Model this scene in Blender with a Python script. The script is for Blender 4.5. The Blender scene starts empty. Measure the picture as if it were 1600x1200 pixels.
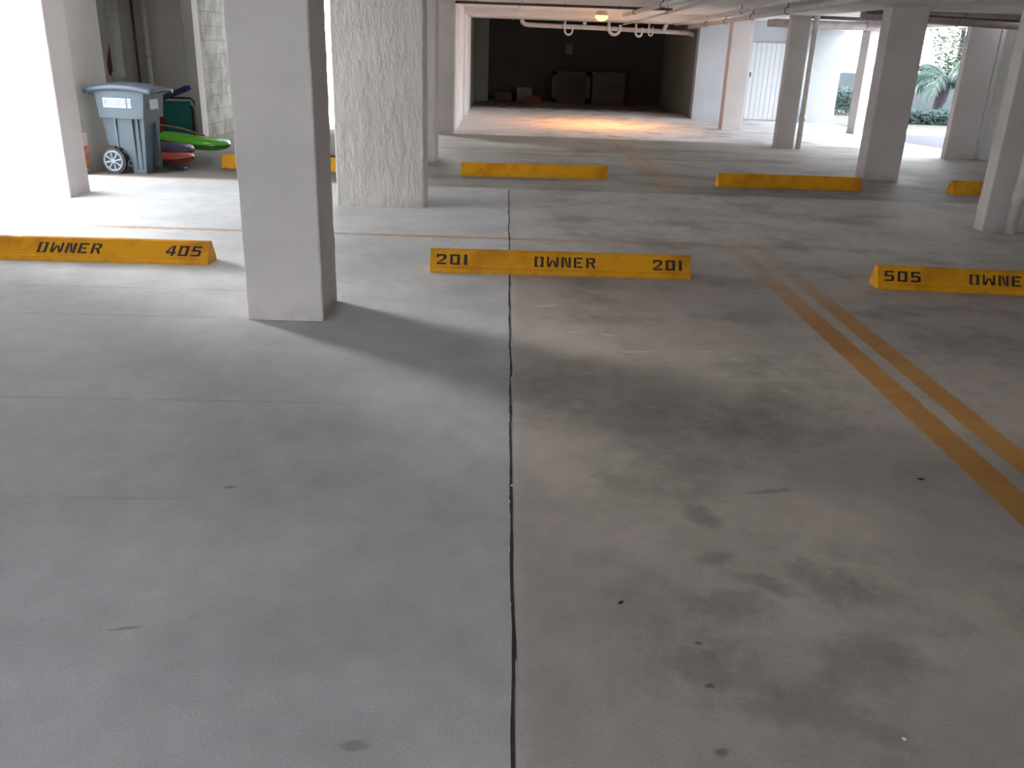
import bpy, bmesh, math, random
from mathutils import Vector, Matrix, noise
random.seed(7)
C = bpy.context.scene.collection
PI = math.pi

# ------------------------------------------------------------------ materials
class G:
    """small node-graph builder"""
    def __init__(s, name):
        s.mat = bpy.data.materials.new(name); s.mat.use_nodes = True
        s.nt = s.mat.node_tree; s.nt.nodes.clear()
        s.out = s.nt.nodes.new('ShaderNodeOutputMaterial')
        s.b = s.nt.nodes.new('ShaderNodeBsdfPrincipled')
        s.nt.links.new(s.b.outputs[0], s.out.inputs[0])
        s.tc = s.nt.nodes.new('ShaderNodeTexCoord')
        s.co = s.tc.outputs['Object']
    def put(s, sock, v):
        if isinstance(v, bpy.types.NodeSocket): s.nt.links.new(v, sock)
        elif isinstance(v, (tuple, list)) and len(v) == 3 and sock.type == 'RGBA': sock.default_value = (*v, 1)
        else: sock.default_value = v
    def m(s, op, a, b=0.0, c=0.0):
        n = s.nt.nodes.new('ShaderNodeMath'); n.operation = op
        s.put(n.inputs[0], a); s.put(n.inputs[1], b); s.put(n.inputs[2], c); return n.outputs[0]
    def mul(s, *a):
        r = a[0]
        for x in a[1:]: r = s.m('MULTIPLY', r, x)
        return r
    def mx(s, *a):
        r = a[0]
        for x in a[1:]: r = s.m('MAXIMUM', r, x)
        return r
    def inv(s, a): return s.m('SUBTRACT', 1.0, a)
    def ss(s, v, lo, hi, a=0.0, b=1.0):
        n = s.nt.nodes.new('ShaderNodeMapRange'); n.interpolation_type = 'SMOOTHSTEP'
        s.put(n.inputs[0], v); n.inputs[1].default_value = lo; n.inputs[2].default_value = hi
        n.inputs[3].default_value = a; n.inputs[4].default_value = b; return n.outputs[0]
    def mix(s, f, a, b, mode='MIX'):
        n = s.nt.nodes.new('ShaderNodeMix'); n.data_type = 'RGBA'; n.blend_type = mode
        s.put(n.inputs[0], f); s.put(n.inputs[6], a); s.put(n.inputs[7], b); return n.outputs[2]
    def noise(s, scale, detail=4.0, rough=0.55, vec=None, stretch=None, rot=0.0, loc=(0, 0, 0)):
        v = vec or s.co
        if stretch or rot or loc != (0, 0, 0):
            mp = s.nt.nodes.new('ShaderNodeMapping'); s.put(mp.inputs[0], v)
            mp.inputs['Scale'].default_value = stretch or (1, 1, 1)
            mp.inputs['Rotation'].default_value = (0, 0, rot)
            mp.inputs['Location'].default_value = loc
            v = mp.outputs[0]
        n = s.nt.nodes.new('ShaderNodeTexNoise'); s.put(n.inputs['Vector'], v)
        n.inputs['Scale'].default_value = scale; n.inputs['Detail'].default_value = detail
        n.inputs['Roughness'].default_value = rough; return n.outputs[0]
    def xyz(s):
        n = s.nt.nodes.new('ShaderNodeSeparateXYZ'); s.put(n.inputs[0], s.co); return n.outputs
    def bump(s, h, strength=0.3, dist=0.01, nrm=None):
        n = s.nt.nodes.new('ShaderNodeBump'); n.inputs['Strength'].default_value = strength
        n.inputs['Distance'].default_value = dist; s.put(n.inputs['Height'], h)
        if nrm: s.put(n.inputs['Normal'], nrm)
        return n.outputs[0]
    def done(s, col, rough=0.8, nrm=None, metal=0.0, spec=None):
        s.put(s.b.inputs['Base Color'], col); s.put(s.b.inputs['Roughness'], rough)
        s.b.inputs['Metallic'].default_value = metal
        if spec is not None: s.b.inputs['Specular IOR Level'].default_value = spec
        if nrm: s.put(s.b.inputs['Normal'], nrm)
        return s.mat

def plain(name, col, rough=0.7, var=0.12, scale=6.0, bump=0.0, bscale=60, metal=0.0, spec=None, noisevec=None):
    g = G(name); n = g.noise(scale, 5)
    k = g.ss(n, 0.3, 0.7, 1 - var, 1 + var)
    c = g.mix(1.0, col, k, 'MULTIPLY')
    nn = g.bump(g.noise(bscale, 3), bump, 0.004) if bump else None
    return g.done(c, rough, nn, metal, spec)

def stucco(name, col, kind='fine', dirt=0.25):
    g = G(name)
    X, Y, Z = g.xyz()
    big = g.ss(g.noise(1.6, 4), 0.3, 0.7, 0.93, 1.05)
    c = g.mix(1.0, col, big, 'MULTIPLY')
    # scuffed and dusty foot of the wall or column
    foot = g.mul(g.inv(g.ss(Z, 0.0, 0.16)), g.ss(g.noise(9, 4), 0.35, 0.65), dirt)
    c = g.mix(foot, c, (0.22, 0.2, 0.17))
    if kind == 'fine':
        h = g.m('ADD', g.noise(120, 3), g.mul(g.noise(30, 3), 0.8)); nn = g.bump(h, 0.45, 0.004)
    elif kind == 'rough':
        h1 = g.noise(9, 5, 0.6, stretch=(1.0, 1.0, 0.35)); h1 = g.ss(h1, 0.4, 0.62)
        h = g.m('ADD', g.mul(h1, 1.0), g.mul(g.noise(45, 4), 0.55)); nn = g.bump(h, 0.5, 0.011)
    elif kind == 'block':
        # running-bond block courses, 0.4 x 0.2, on a wall that runs along Y
        row = g.m('FLOOR', g.m('DIVIDE', Z, 0.2)); off = g.mul(g.m('MODULO', row, 2.0), 0.2)
        fy = g.m('FRACT', g.m('DIVIDE', g.m('ADD', Y, off), 0.4)); fz = g.m('FRACT', g.m('DIVIDE', Z, 0.2))
        jy = g.ss(g.m('ABSOLUTE', g.m('SUBTRACT', fy, 0.5)), 0.475, 0.49)
        jz = g.ss(g.m('ABSOLUTE', g.m('SUBTRACT', fz, 0.5)), 0.45, 0.48)
        j = g.mx(jy, jz)
        st = g.ss(g.noise(4.5, 6, 0.7, stretch=(1, 1, .7)), 0.42, 0.60)
        c = g.mix(g.mul(st, 0.65), c, (0.12, 0.11, 0.09)); c = g.mix(g.mul(j, 0.32), c, (0.14, 0.13, 0.11))
        h = g.m('SUBTRACT', g.mul(g.noise(40, 3), 0.5), j); nn = g.bump(h, 0.6, 0.01)
    return g.done(c, 0.9, nn, spec=0.2)

M = {}
M['col'] = stucco('column_stucco', (0.575, 0.53, 0.515))
M['colrough'] = stucco('trowelled_stucco', (0.59, 0.56, 0.525), 'rough')
M['wall'] = stucco('wall_stucco', (0.56, 0.55, 0.53))
M['wallgrey'] = stucco('grey_wall_paint', (0.46, 0.44, 0.405))
M['block'] = stucco('stained_block', (0.27, 0.265, 0.24), 'block')
M['white'] = stucco('white_wall_paint', (0.84, 0.83, 0.83))
M['panelwall'] = stucco('grey_white_wall_paint', (0.27, 0.28, 0.29))
M['farwall'] = stucco('pale_blue_wall_paint', (0.40, 0.41, 0.43))
M['pitwall'] = stucco('bay_shade_dark', (0.07, 0.065, 0.06))  # dark tone stands in for the shade inside the storage bay
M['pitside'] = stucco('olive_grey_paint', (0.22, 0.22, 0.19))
M['ceil'] = stucco('ceiling_paint', (0.74, 0.72, 0.70))
M['pipe'] = plain('painted_pipe', (0.62, 0.58, 0.54), 0.5, 0.08)
M['pipegreen'] = plain('pale_green_pipe', (0.50, 0.51, 0.44), 0.5, 0.08)
M['darkpipe'] = plain('dark_pipe', (0.10, 0.08, 0.075), 0.6)
M['rustpipe'] = plain('brown_pipe', (0.30, 0.24, 0.235), 0.6, 0.2)
M['steel'] = plain('hanger_steel', (0.12, 0.11, 0.11), 0.5, metal=0.6)
M['black'] = plain('black_plastic', (0.012, 0.013, 0.016), 0.5)
M['letter'] = plain('black_stencil_paint', (0.022, 0.014, 0.016), 0.7, 0.5, 60)
M['bin'] = plain('blue_grey_plastic', (0.070, 0.098, 0.118), 0.5, 0.05, bump=0.1)
M['bindark'] = plain('dark_plastic_groove', (0.03, 0.045, 0.055), 0.5)
M['binlid'] = plain('lid_plastic', (0.075, 0.10, 0.125), 0.45, 0.05)
M['rim'] = plain('pale_grey_plastic', (0.24, 0.28, 0.32), 0.5)
M['sticker'] = plain('white_sticker', (0.48, 0.51, 0.55), 0.6, 0.05)
M['stickertext'] = plain('sticker_print', (0.20, 0.26, 0.34), 0.6)
M['greenk'] = plain('green_gloss_plastic', (0.10, 0.42, 0.02), 0.18, 0.06)
M['purplek'] = plain('purple_plastic', (0.07, 0.06, 0.13), 0.35)
M['orangek'] = plain('orange_red_plastic', (0.50, 0.07, 0.03), 0.45)
M['teal'] = plain('teal_canvas', (0.012, 0.13, 0.12), 0.85, bump=.2, bscale=200)
M['navy'] = plain('navy_cloth', (0.02, 0.03, 0.10), 0.8)
M['wood'] = plain('weathered_wood', (0.22, 0.13, 0.08), 0.8, 0.25, 20)
M['red'] = plain('dull_red_cloth', (0.16, 0.03, 0.02), 0.8)
M['board'] = plain('white_gate_paint', (0.50, 0.52, 0.54), 0.6, 0.03)
M['darkwood'] = plain('dark_furniture', (0.035, 0.022, 0.02), 0.5)
M['cardboard'] = plain('cardboard', (0.06, 0.032, 0.022), 0.85)
M['greybox'] = plain('grey_metal_box', (0.13, 0.13, 0.13), 0.5)
M['trunk'] = plain('palm_bark', (0.03, 0.026, 0.032), 0.9, 0.3, 15, .4)
M['frond'] = plain('frond_green', (0.012, 0.034, 0.026), 0.6, 0.3)
M['hedge'] = plain('hedge_green', (0.006, 0.026, 0.022), 0.7, 0.3)
M['road'] = plain('asphalt', (0.030, 0.031, 0.042), 0.9, 0.08, 3)
M['apron'] = plain('driveway_concrete', (0.62, 0.64, 0.64), 0.9, 0.06, 2)
M['grass'] = plain('dry_grass', (0.045, 0.047, 0.038), 0.95, 0.35, 9)
M['gardenwall'] = plain('pale_blue_render', (0.055, 0.068, 0.075), 0.9, 0.08)
M['leaf'] = plain('dead_leaf', (0.03, 0.022, 0.018), 0.8)
M['pebble'] = plain('white_chip', (0.75, 0.74, 0.70), 0.8)
M['brick'] = plain('pink_orange_paper', (0.55, 0.20, 0.12), 0.8, 0.4, 12)
M['paper'] = plain('pale_pink_paper', (0.75, 0.58, 0.55), 0.8, 0.1)

def yellow():
    g = G('yellow_traffic_paint')
    n = g.noise(5, 6, 0.6); f = g.noise(70, 3)
    c = g.mix(g.ss(n, 0.42, 0.70), (0.70, 0.325, 0.006), (0.56, 0.23, 0.008))
    c = g.mix(g.mul(g.ss(f, 0.55, 0.75), 0.35), c, (0.35, 0.17, 0.02))
    X, Y, Z = g.xyz()
    low = g.mul(g.inv(g.ss(Z, 0.0, 0.018)), g.ss(g.noise(25, 3), 0.45, 0.6))
    c = g.mix(g.mul(low, .35), c, (0.16, 0.10, 0.05))
    sm = g.mul(g.ss(g.noise(3.1, 4, loc=(3, 1, 0)), 0.52, 0.66), 0.4)
    c = g.mix(sm, c, (0.33, 0.12, 0.02))
    return g.done(c, 0.6, g.bump(f, 0.25, 0.003), spec=0.25)
M['yellow'] = yellow()

def floor_mat():
    g = G('garage_concrete'); X, Y, Z = g.xyz()
    # wobbling copies of the coordinates so no edge is ruler-straight
    wob = g.m('SUBTRACT', g.noise(3.5, 4), 0.5)
    wf = g.m('SUBTRACT', g.noise(28, 3), 0.5)
    Xw = g.m('ADD', X, g.mul(wf, 0.03)); Yw = g.m('ADD', Y, g.mul(wf, 0.04))
    n1 = g.noise(0.55, 6, 0.6); n2 = g.noise(2.2, 6, 0.62, loc=(4, 2, 0)); n3 = g.noise(9, 5, 0.6); n4 = g.noise(160, 2)
    slabA = g.mix(g.ss(g.m('ADD', Y, g.mul(wob, 1.2)), 4.9, 6.2), (0.465, 0.468, 0.474), (0.60, 0.60, 0.60)); slabB = (0.435, 0.385, 0.348); slabC = (0.385, 0.365, 0.335)  # left slab lightened in colour towards the far side, standing in for sunlight
    side = g.ss(g.m('ADD', X, g.mul(wf, 0.06)), 0.03, 0.12)
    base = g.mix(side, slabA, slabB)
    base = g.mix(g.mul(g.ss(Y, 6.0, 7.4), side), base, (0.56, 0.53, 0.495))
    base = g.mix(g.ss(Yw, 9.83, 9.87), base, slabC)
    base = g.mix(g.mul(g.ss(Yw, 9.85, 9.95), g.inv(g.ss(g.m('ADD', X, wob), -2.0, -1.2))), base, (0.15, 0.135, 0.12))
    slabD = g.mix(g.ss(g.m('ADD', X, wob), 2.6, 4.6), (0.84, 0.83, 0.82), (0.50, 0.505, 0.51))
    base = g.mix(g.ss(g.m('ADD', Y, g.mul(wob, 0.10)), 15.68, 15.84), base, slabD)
    base = g.mix(g.mul(g.ss(g.m('ADD', Y, g.mul(wob, 2.0)), 22.0, 23.2), g.inv(g.ss(X, 4.2, 4.5))), base, (0.13, 0.10, 0.09))  # storage bay floor darkened inwards, its shade put into the colour
    m = g.mul(g.ss(n1, 0.25, 0.75, 0.90, 1.10), g.ss(n2, 0.25, 0.75, 0.88, 1.10), g.ss(n3, 0.2, 0.8, 0.94, 1.06), g.ss(n4, 0.2, 0.8, 0.88, 1.12), g.ss(g.noise(420, 2), 0.25, 0.75, 0.90, 1.10))
    base = g.mix(1.0, base, m, 'MULTIPLY')
    # grime where cars stand, right of the joint and in the driving lane
    gr = g.mul(g.ss(g.noise(1.5, 7, 0.68, loc=(9, 3, 0)), 0.46, 0.68), g.ss(X, 0.06, 0.6), 0.5)
    base = g.mix(gr, base, (0.15, 0.14, 0.12))
    gr2 = g.mul(g.ss(g.noise(1.1, 6, 0.6, stretch=(0.35, 1.6, 1), loc=(2, 7, 0)), 0.5, 0.68), g.ss(Y, 9.5, 10.2), g.inv(g.ss(Y, 15.2, 15.8)), 0.5)
    base = g.mix(gr2, base, (0.12, 0.115, 0.10))
    # light drag marks sweeping across the right bay and pale scuffs
    dr = g.mul(g.ss(g.noise(3.0, 6, 0.7, stretch=(1.0, 5.0, 1), rot=0.75), 0.56, 0.72), g.ss(X, 0.1, 0.4), g.inv(g.ss(Y, 4.6, 5.6)), 0.28)
    base = g.mix(dr, base, (0.46, 0.45, 0.43))
    sc = g.mul(g.ss(g.noise(5.0, 6, 0.7, stretch=(1.0, 1.6, 1), loc=(5, 5, 0)), 0.60, 0.74), g.ss(Y, 4.2, 5.2), g.inv(g.ss(Y, 9, 9.8)), 0.4)
    base = g.mix(sc, base, (0.55, 0.54, 0.52))
    # oil stains: (x, y, rx, ry, strength)
    def ell(x, y, rx, ry, rot=0.0, soft=0.55):
        dx = g.m('SUBTRACT', g.m('ADD', X, g.mul(wob, 0.10)), x); dy = g.m('SUBTRACT', g.m('ADD', Y, g.mul(wob, 0.10)), y)
        c_, s_ = math.cos(rot), math.sin(rot)
        u = g.m('DIVIDE', g.m('ADD', g.mul(dx, c_), g.mul(dy, s_)), rx); v = g.m('DIVIDE', g.m('SUBTRACT', g.mul(dy, c_), g.mul(dx, s_)), ry)
        d = g.m('SQRT', g.m('ADD', g.mul(u, u), g.mul(v, v)))
        return g.inv(g.ss(g.m('ADD', d, g.m('ADD', g.mul(wf, 0.8), g.mul(g.m('SUBTRACT', n3, 0.5), 1.3))), soft * .7, 1.25))
    for (x, y, rx, ry, ro, k) in [(1.05, 2.28, .16, .085, -.9, .42), (0.85, 2.27, .09, .05, -.5, .5), (0.70, 2.15, .15, .09, .3, .38),
            (0.71, 2.40, .07, .05, .2, .5), (0.74, 2.66, .09, .06, -.6, .5), (0.58, 1.88, .09, .09, 0, .4), (0.88, 1.70, .16, .08, -.5, .35),
            (1.03, 2.87, .11, .018, .25, .5), (0.66, 4.98, .42, .12, .1, .25), (0.95, 3.9, .9, .35, 0, .22), (0.55, 3.5, .5, .2, .1, .2),
            (0.45, 2.93, .1, .05, -.6, .3), (1.1, 1.95, .14, .06, -.7, .25), (-0.96, 2.79, .022, .012, 0, .6), (-0.30, 1.58, .03, .02, 0, .5),
            (0.55, 1.58, .02, .014, 0, .7), (0.565, 1.80, .012, .009, 0, .9), (0.58, 1.98, .012, .009, 0, .8), (-1.0, 1.98, .06, .007, .2, .6),
            (2.4, 10.3, .6, .15, 0, .3), (3.4, 9.9, .7, .3, 0, .3), (1.9, 25.4, .5, .1, 0, .3)]:
        base = g.mix(g.mul(ell(x, y, rx, ry, ro), k * 0.8), base, (0.085, 0.08, 0.062))
    for (x, y, rx, ry, ro) in [(.42, 4.72, .035, .012, .1), (.62, 4.70, .05, .018, -.2), (1.12, 4.45, .05, .012, .3), (.30, 5.25, .10, .03, .2), (-.30, 5.05, .07, .02, .3), (1.25, 4.35, .03, .01, 0), (.75, 4.42, .09, .012, .1)]:
        base = g.mix(g.mul(ell(x, y, rx, ry, ro), 0.5), base, (0.66, 0.65, 0.62))
    # hairline saw and trowel lines in the left bay
    for (y, x0, x1, k) in [(5.38, -3.6, -1.5, .35), (4.80, -3.4, -1.46, .35), (3.57, -2.6, -0.5, .3), (2.68, -1.9, -1.0, .18)]:
        yy = g.m('ADD', Y, g.mul(wf, 0.012)); yy = g.m('SUBTRACT', yy, g.mul(X, 0.02))
        ln = g.inv(g.ss(g.m('ABSOLUTE', g.m('SUBTRACT', yy, y + 0.04)), 0.004, 0.012))
        ln = g.mul(ln, g.ss(X, x0 - .3, x0), g.inv(g.ss(X, x1 - .2, x1 + .05)), k, g.ss(g.noise(6, 3), 0.3, 0.55))
        base = g.mix(ln, base, (0.16, 0.15, 0.14))
    # worn yellow paint
    wear = g.noise(14, 6, 0.7); wearb = g.noise(2.5, 4, 0.6, loc=(1, 8, 0))
    def box(x0, x1, y0, y1, ex=0.010, ey=0.015):
        return g.mul(g.ss(Xw, x0 - ex, x0 + ex), g.inv(g.ss(Xw, x1 - ex, x1 + ex)), g.ss(Yw, y0 - ey, y0 + ey), g.inv(g.ss(Yw, y1 - ey, y1 + ey)))
    fade = g.ss(Y, 4.6, 6.6, 1.0, 0.0)
    near = g.mx(box(1.862, 2.005, -3, 7.22), box(2.085, 2.212, -3, 7.22))
    near = g.mul(near, g.m('ADD', g.mul(fade, 0.62), 0.30), g.ss(g.m('ADD', wear, g.mul(fade, 0.18)), 0.36, 0.52))
    far = g.mx(box(1.80, 1.92, 9.86, 15.7), box(1.98, 2.10, 9.86, 15.7), g.mul(box(1.80, 2.1, 9.86, 15.7), 0.45))
    far = g.mul(far, g.ss(wear, 0.40, 0.56), 0.62)
    cross = g.mul(box(-6, 2.25, 7.15, 7.245, .01, .012), g.ss(X, -3.9, -3.0), g.ss(X, -0.6, 1.2, 0.62, 0.38), g.ss(wear, 0.30, 0.5))
    crossr = g.mul(box(2.2, 7.0, 7.08, 7.24, .01, .03), 0.22, g.ss(wear, 0.38, 0.55))
    edge = g.mul(box(-6, 2.3, 9.78, 9.85, .01, .012), g.ss(X, -1.6, -1.0, 0.55, 0.14), g.ss(wear, 0.3, 0.5))
    knee = g.mul(box(1.80, 2.25, 7.0, 7.24), 0.40, g.ss(wear, 0.36, 0.5))
    lines = g.mx(near, far, cross, crossr, edge, knee)
    pc = g.mix(g.ss(wearb, 0.4, 0.65), (0.50, 0.24, 0.035), (0.42, 0.185, 0.03))
    base = g.mix(lines, base, pc)
    h = g.m('ADD', g.mul(n3, 0.6), g.mul(n4, 0.4))
    return g.done(base, g.ss(n2, 0.3, 0.7, 0.62, 0.8), g.bump(h, 0.25, 0.004), spec=0.35)
M['floor'] = floor_mat()

def emit(name, col, s):
    g = G(name); g.put(g.b.inputs['Base Color'], col); g.put(g.b.inputs['Emission Color'], col)
    g.b.inputs['Emission Strength'].default_value = s; return g.mat
M['bulb'] = emit('sodium_lamp_glow', (1.0, 0.50, 0.06), 9.0)

# ------------------------------------------------------------------ mesh helpers
def link(name, bm, mat, parent=None, smooth=False):
    me = bpy.data.meshes.new(name)
    bmesh.ops.recalc_face_normals(bm, faces=bm.faces)
    bm.to_mesh(me); bm.free()
    if smooth:
        for p in me.polygons: p.use_smooth = True
    me.materials.append(M[mat] if isinstance(mat, str) else mat)
    o = bpy.data.objects.new(name, me); C.objects.link(o)
    if parent: o.parent = parent
    return o
def tag(o, label=None, cat=None, group=None, kind=None):
    if label: o['label'] = label
    if cat: o['category'] = cat
    if group: o['group'] = group
    if kind: o['kind'] = kind
    return o
def empty(name, loc=(0, 0, 0), rz=0.0):
    o = bpy.data.objects.new(name, None); C.objects.link(o); o.location = loc; o.rotation_euler = (0, 0, rz)
    o.empty_display_size = 0.1; return o
def abox(bm, x0, x1, y0, y1, z0, z1, bev=0.0):
    vs = [bm.verts.new(p) for p in [(x0, y0, z0), (x1, y0, z0), (x1, y1, z0), (x0, y1, z0), (x0, y0, z1), (x1, y0, z1), (x1, y1, z1), (x0, y1, z1)]]
    fs = [bm.faces.new([vs[i] for i in f]) for f in [(0, 3, 2, 1), (4, 5, 6, 7), (0, 1, 5, 4), (1, 2, 6, 5), (2, 3, 7, 6), (3, 0, 4, 7)]]
    if bev:
        es = list({e for f in fs for e in f.edges}); bmesh.ops.bevel(bm, geom=es, offset=bev, segments=2, affect='EDGES', profile=0.5)
    return bm
def boxes(name, mat, lst, parent=None, bev=0.0):
    bm = bmesh.new()
    for b in lst: abox(bm, *b, bev=bev)
    return link(name, bm, mat, parent)
def tube(bm, pts, r, seg=12, cap=True):
    """round tube along a polyline"""
    P = [Vector(p) for p in pts]; rings = []; n = len(P); up = None
    rr = r if isinstance(r, (list, tuple)) else [r] * n
    for i, p in enumerate(P):
        t = (P[min(i + 1, n - 1)] - P[max(i - 1, 0)]).normalized()
        if up is None: up = Vector((0, 0, 1)) if abs(t.z) < 0.9 else Vector((1, 0, 0))
        a = t.cross(up).normalized(); b = a.cross(t).normalized(); up = b
        rings.append([bm.verts.new(p + (a * math.cos(2 * PI * k / seg) + b * math.sin(2 * PI * k / seg)) * rr[i]) for k in range(seg)])
    for i in range(n - 1):
        for k in range(seg):
            bm.faces.new([rings[i][k], rings[i][(k + 1) % seg], rings[i + 1][(k + 1) % seg], rings[i + 1][k]])
    if cap: bm.faces.new(rings[0][::-1]); bm.faces.new(rings[-1])
def arc(c, r, a0, a1, n, ax1, ax2):
    c = Vector(c); ax1 = Vector(ax1); ax2 = Vector(ax2)
    return [c + ax1 * (r * math.cos(a0 + (a1 - a0) * i / n)) + ax2 * (r * math.sin(a0 + (a1 - a0) * i / n)) for i in range(n + 1)]
def structure(o, label=None):
    o['kind'] = 'structure'
    if label: o['label'] = label
    return o

# ------------------------------------------------------------------ the shell
CZ = 2.15
bm = bmesh.new(); 
for (x0, x1, y0, y1) in [(-7.6, 7.55, -3.2, 22.0), (-1.0, 4.56, 22.0, 26.2)]:
    abox(bm, x0, x1, y0, y1, -0.15, 0.0)
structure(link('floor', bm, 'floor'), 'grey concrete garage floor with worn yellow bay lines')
structure(boxes('ceiling', 'ceil', [
    (-4.45, 7.6, -3.2, 9.86, CZ, CZ + .3), (-7.6, -4.45, -3.2, 6.1, CZ, CZ + .3), (-7.6, 7.6, 9.86, 12.45, CZ, CZ + .3),
    (-7.6, -4.42, 12.45, 13.6, CZ, CZ + .3), (-1.36, 7.6, 12.45, 21.4, CZ, CZ + .3), (-4.42, -1.36, 12.45, 17.6, CZ, CZ + .3),
    (-0.9, 4.33, 19.05, 22.15, 2.02, CZ), (-0.9, 4.36, 21.4, 26.3, CZ, CZ + .3)]), 'pale painted concrete ceiling')
structure(boxes('wall_left', 'wall', [(-4.9, -4.6, -3.2, 6.9, 0, CZ), (-7.8, -7.6, 9.86, 13.6, 0, CZ)]))
structure(boxes('wall_back', 'wall', [(-1.2, 7.9, -3.45, -3.2, 0, CZ)]))
structure(boxes('wall_right', 'wall', [(7.65, 7.9, -3.2, 14.36, 0, CZ), (7.585, 7.9, 14.36, 14.62, 0, CZ)]))
structure(boxes('wall_lane', 'white', [(-1.30, -0.89, 16.03, 19.05, 0, CZ), (-1.30, -0.86, 19.056, 22.0, 0, CZ)]), 'bright white wall along the far lane')
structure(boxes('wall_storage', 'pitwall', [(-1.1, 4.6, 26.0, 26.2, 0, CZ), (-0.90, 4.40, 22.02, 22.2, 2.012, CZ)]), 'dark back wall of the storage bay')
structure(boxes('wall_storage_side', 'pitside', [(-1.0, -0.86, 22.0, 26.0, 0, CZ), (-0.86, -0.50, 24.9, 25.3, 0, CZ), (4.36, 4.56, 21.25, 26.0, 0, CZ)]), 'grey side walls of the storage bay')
structure(boxes('wall_far', 'farwall', [(4.30, 4.56, 20.98, 21.25, 0, CZ), (4.56, 5.22, 21.08, 21.25, 0, CZ), (5.22, 5.56, 21.14, 21.30, 0, CZ),
    (5.50, 6.50, 21.26, 21.36, 1.64, CZ), (6.47, 6.86, 21.12, 21.36, 0, CZ)], bev=.004), 'pale wall around the white gate')
structure(boxes('wall_entrance', 'panelwall', [(6.86, 7.59, 20.98, 21.36, 0, CZ)], bev=.004), 'sunlit wall at the open right side')
structure(boxes('wall_alcove_end', 'wallgrey', [(-7.0, -4.66, 9.86, 10.75, 0, CZ)]))
structure(boxes('wall_alcove_back', 'wallgrey', [(-7.6, -4.62, 13.42, 13.62, 0, CZ)]))
structure(boxes('wall_block', 'block', [(-4.75, -4.50, 13.62, 17.6, 0, CZ)]), 'stained concrete block wall')
structure(boxes('trim_1', 'wallgrey', [(-4.62, -4.46, 13.36, 13.62, 0, CZ)], bev=.006), 'pale pilaster at the end of the block wall')
structure(boxes('wall_kerb', 'wall', [(-3.20, -1.36, 12.2, 12.75, 0, .30)], bev=.01), 'low wall under the bright opening')
# dropped beams
structure(boxes('trim_2', 'ceil', [(4.02, 4.92, 5.0, 21.2, 2.075, CZ)], bev=.006), 'ceiling beam over the right row of columns')
structure(boxes('trim_3', 'ceil', [(7.25, 7.58, 14.9, 21.0, 1.99, CZ)], bev=.006), 'lintel over the open right side')
structure(boxes('trim_4', 'ceil', [(4.95, 7.25, 11.6, 12.0, 2.06, CZ)], bev=.006), 'ceiling beam behind the right columns')
# expansion joint sealant, wobbling and broken along its edge
bm = bmesh.new(); prev = None; y = -1.0
while y < 9.76:
    w = 0.0052 + 0.003 * noise.noise(Vector((y * 6, 0, 0))); c = 0.060 + 0.007 * noise.noise(Vector((y * 2.3, 5, 0)))
    a, b = bm.verts.new((c - w, y, 0.0012)), bm.verts.new((c + w, y, 0.0012))
    if prev: bm.faces.new([prev[0], prev[1], b, a])
    prev = (a, b); y += 0.04
structure(link('trim_5', bm, plain('joint_sealant', (0.035, 0.028, 0.028), .8, .3, 30)), 'dark sealed expansion joint in the floor')
bm = bmesh.new(); y = 0.6
while y < 9.7:
    L = random.uniform(.01, .07) if y < 5.9 else random.uniform(.05, .3)
    c = 0.060 + 0.007 * noise.noise(Vector((y * 2.3, 5, 0)))
    if random.random() < (.45 if y < 5.9 else .75):
        s = random.choice([-1, -1, 1]); w = random.uniform(.0012, .003)
        x = c + s * 0.006
        bm.faces.new([bm.verts.new(p) for p in [(x - w, y, .002), (x + w, y + L * .1, .002), (x + w * .6, y + L, .002), (x - w * .8, y + L * .9, .002)]])
    y += L + random.uniform(.01, .08)
structure(link('trim_6', bm, plain('chipped_sealant', (0.62, 0.61, 0.60), .8, .2, 30)), 'pale chipped edge of the floor joint')

# ------------------------------------------------------------------ columns
def column(x0, x1, y0, y1, label, mat='col', h=CZ, amp=.0035, group=None):
    cx, cy = (x0 + x1) / 2, (y0 + y1) / 2; hx, hy = (x1 - x0) / 2, (y1 - y0) / 2
    bm = bmesh.new(); rings = []; n = 54; seed = Vector((cx * 3.1, cy * 1.7, 0)); c = 0.012
    prof = []
    for sx, sy in ((-1, -1), (1, -1), (1, 1), (-1, 1)):
        a = (sx * (hx - c), sy * hy); b = (sx * hx, sy * (hy - c)); mid = (sx * (hx - c * .3), sy * (hy - c * .3))
        prof += [a, mid, b] if sx * sy < 0 else [b, mid, a]
    for i in range(n + 1):
        z = h * i / n; ring = []
        for k, (px, py) in enumerate(prof):
            d = noise.noise(seed + Vector((k // 3 * 9, 0, z * 7))) * amp + noise.noise(seed + Vector((k // 3 * 9, 4, z * 26))) * amp * .5
            s = 1 + d / hx
            ring.append(bm.verts.new((px * s, py * s, z)))
        rings.append(ring)
    K = len(prof)
    for i in range(n):
        for k in range(K):
            bm.faces.new([rings[i][k], rings[i][(k + 1) % K], rings[i + 1][(k + 1) % K], rings[i + 1][k]])
    bm.faces.new(rings[0][::-1]); bm.faces.new(rings[-1])
    o = link('concrete_column', bm, mat); o.location = (cx, cy, 0)
    return tag(o, label, 'column', group)
column(-1.44, -1.01, 4.79, 5.22, 'large nearest grey stucco column casting a shadow across the floor')
column(-1.605, -0.765, 8.50, 8.93, 'wide rough-trowelled grey column behind the nearest column', 'colrough', amp=.005)
column(-4.97, -4.13, 8.42, 8.84, 'sunlit white column at left edge, left of the wheeled bin')
column(-1.36, -0.905, 11.90, 12.33, 'narrow slice of grey column just behind the wide rough column')
column(-1.34, -0.89, 15.60, 16.03, 'darker grey column where the bright far lane begins')
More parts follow.
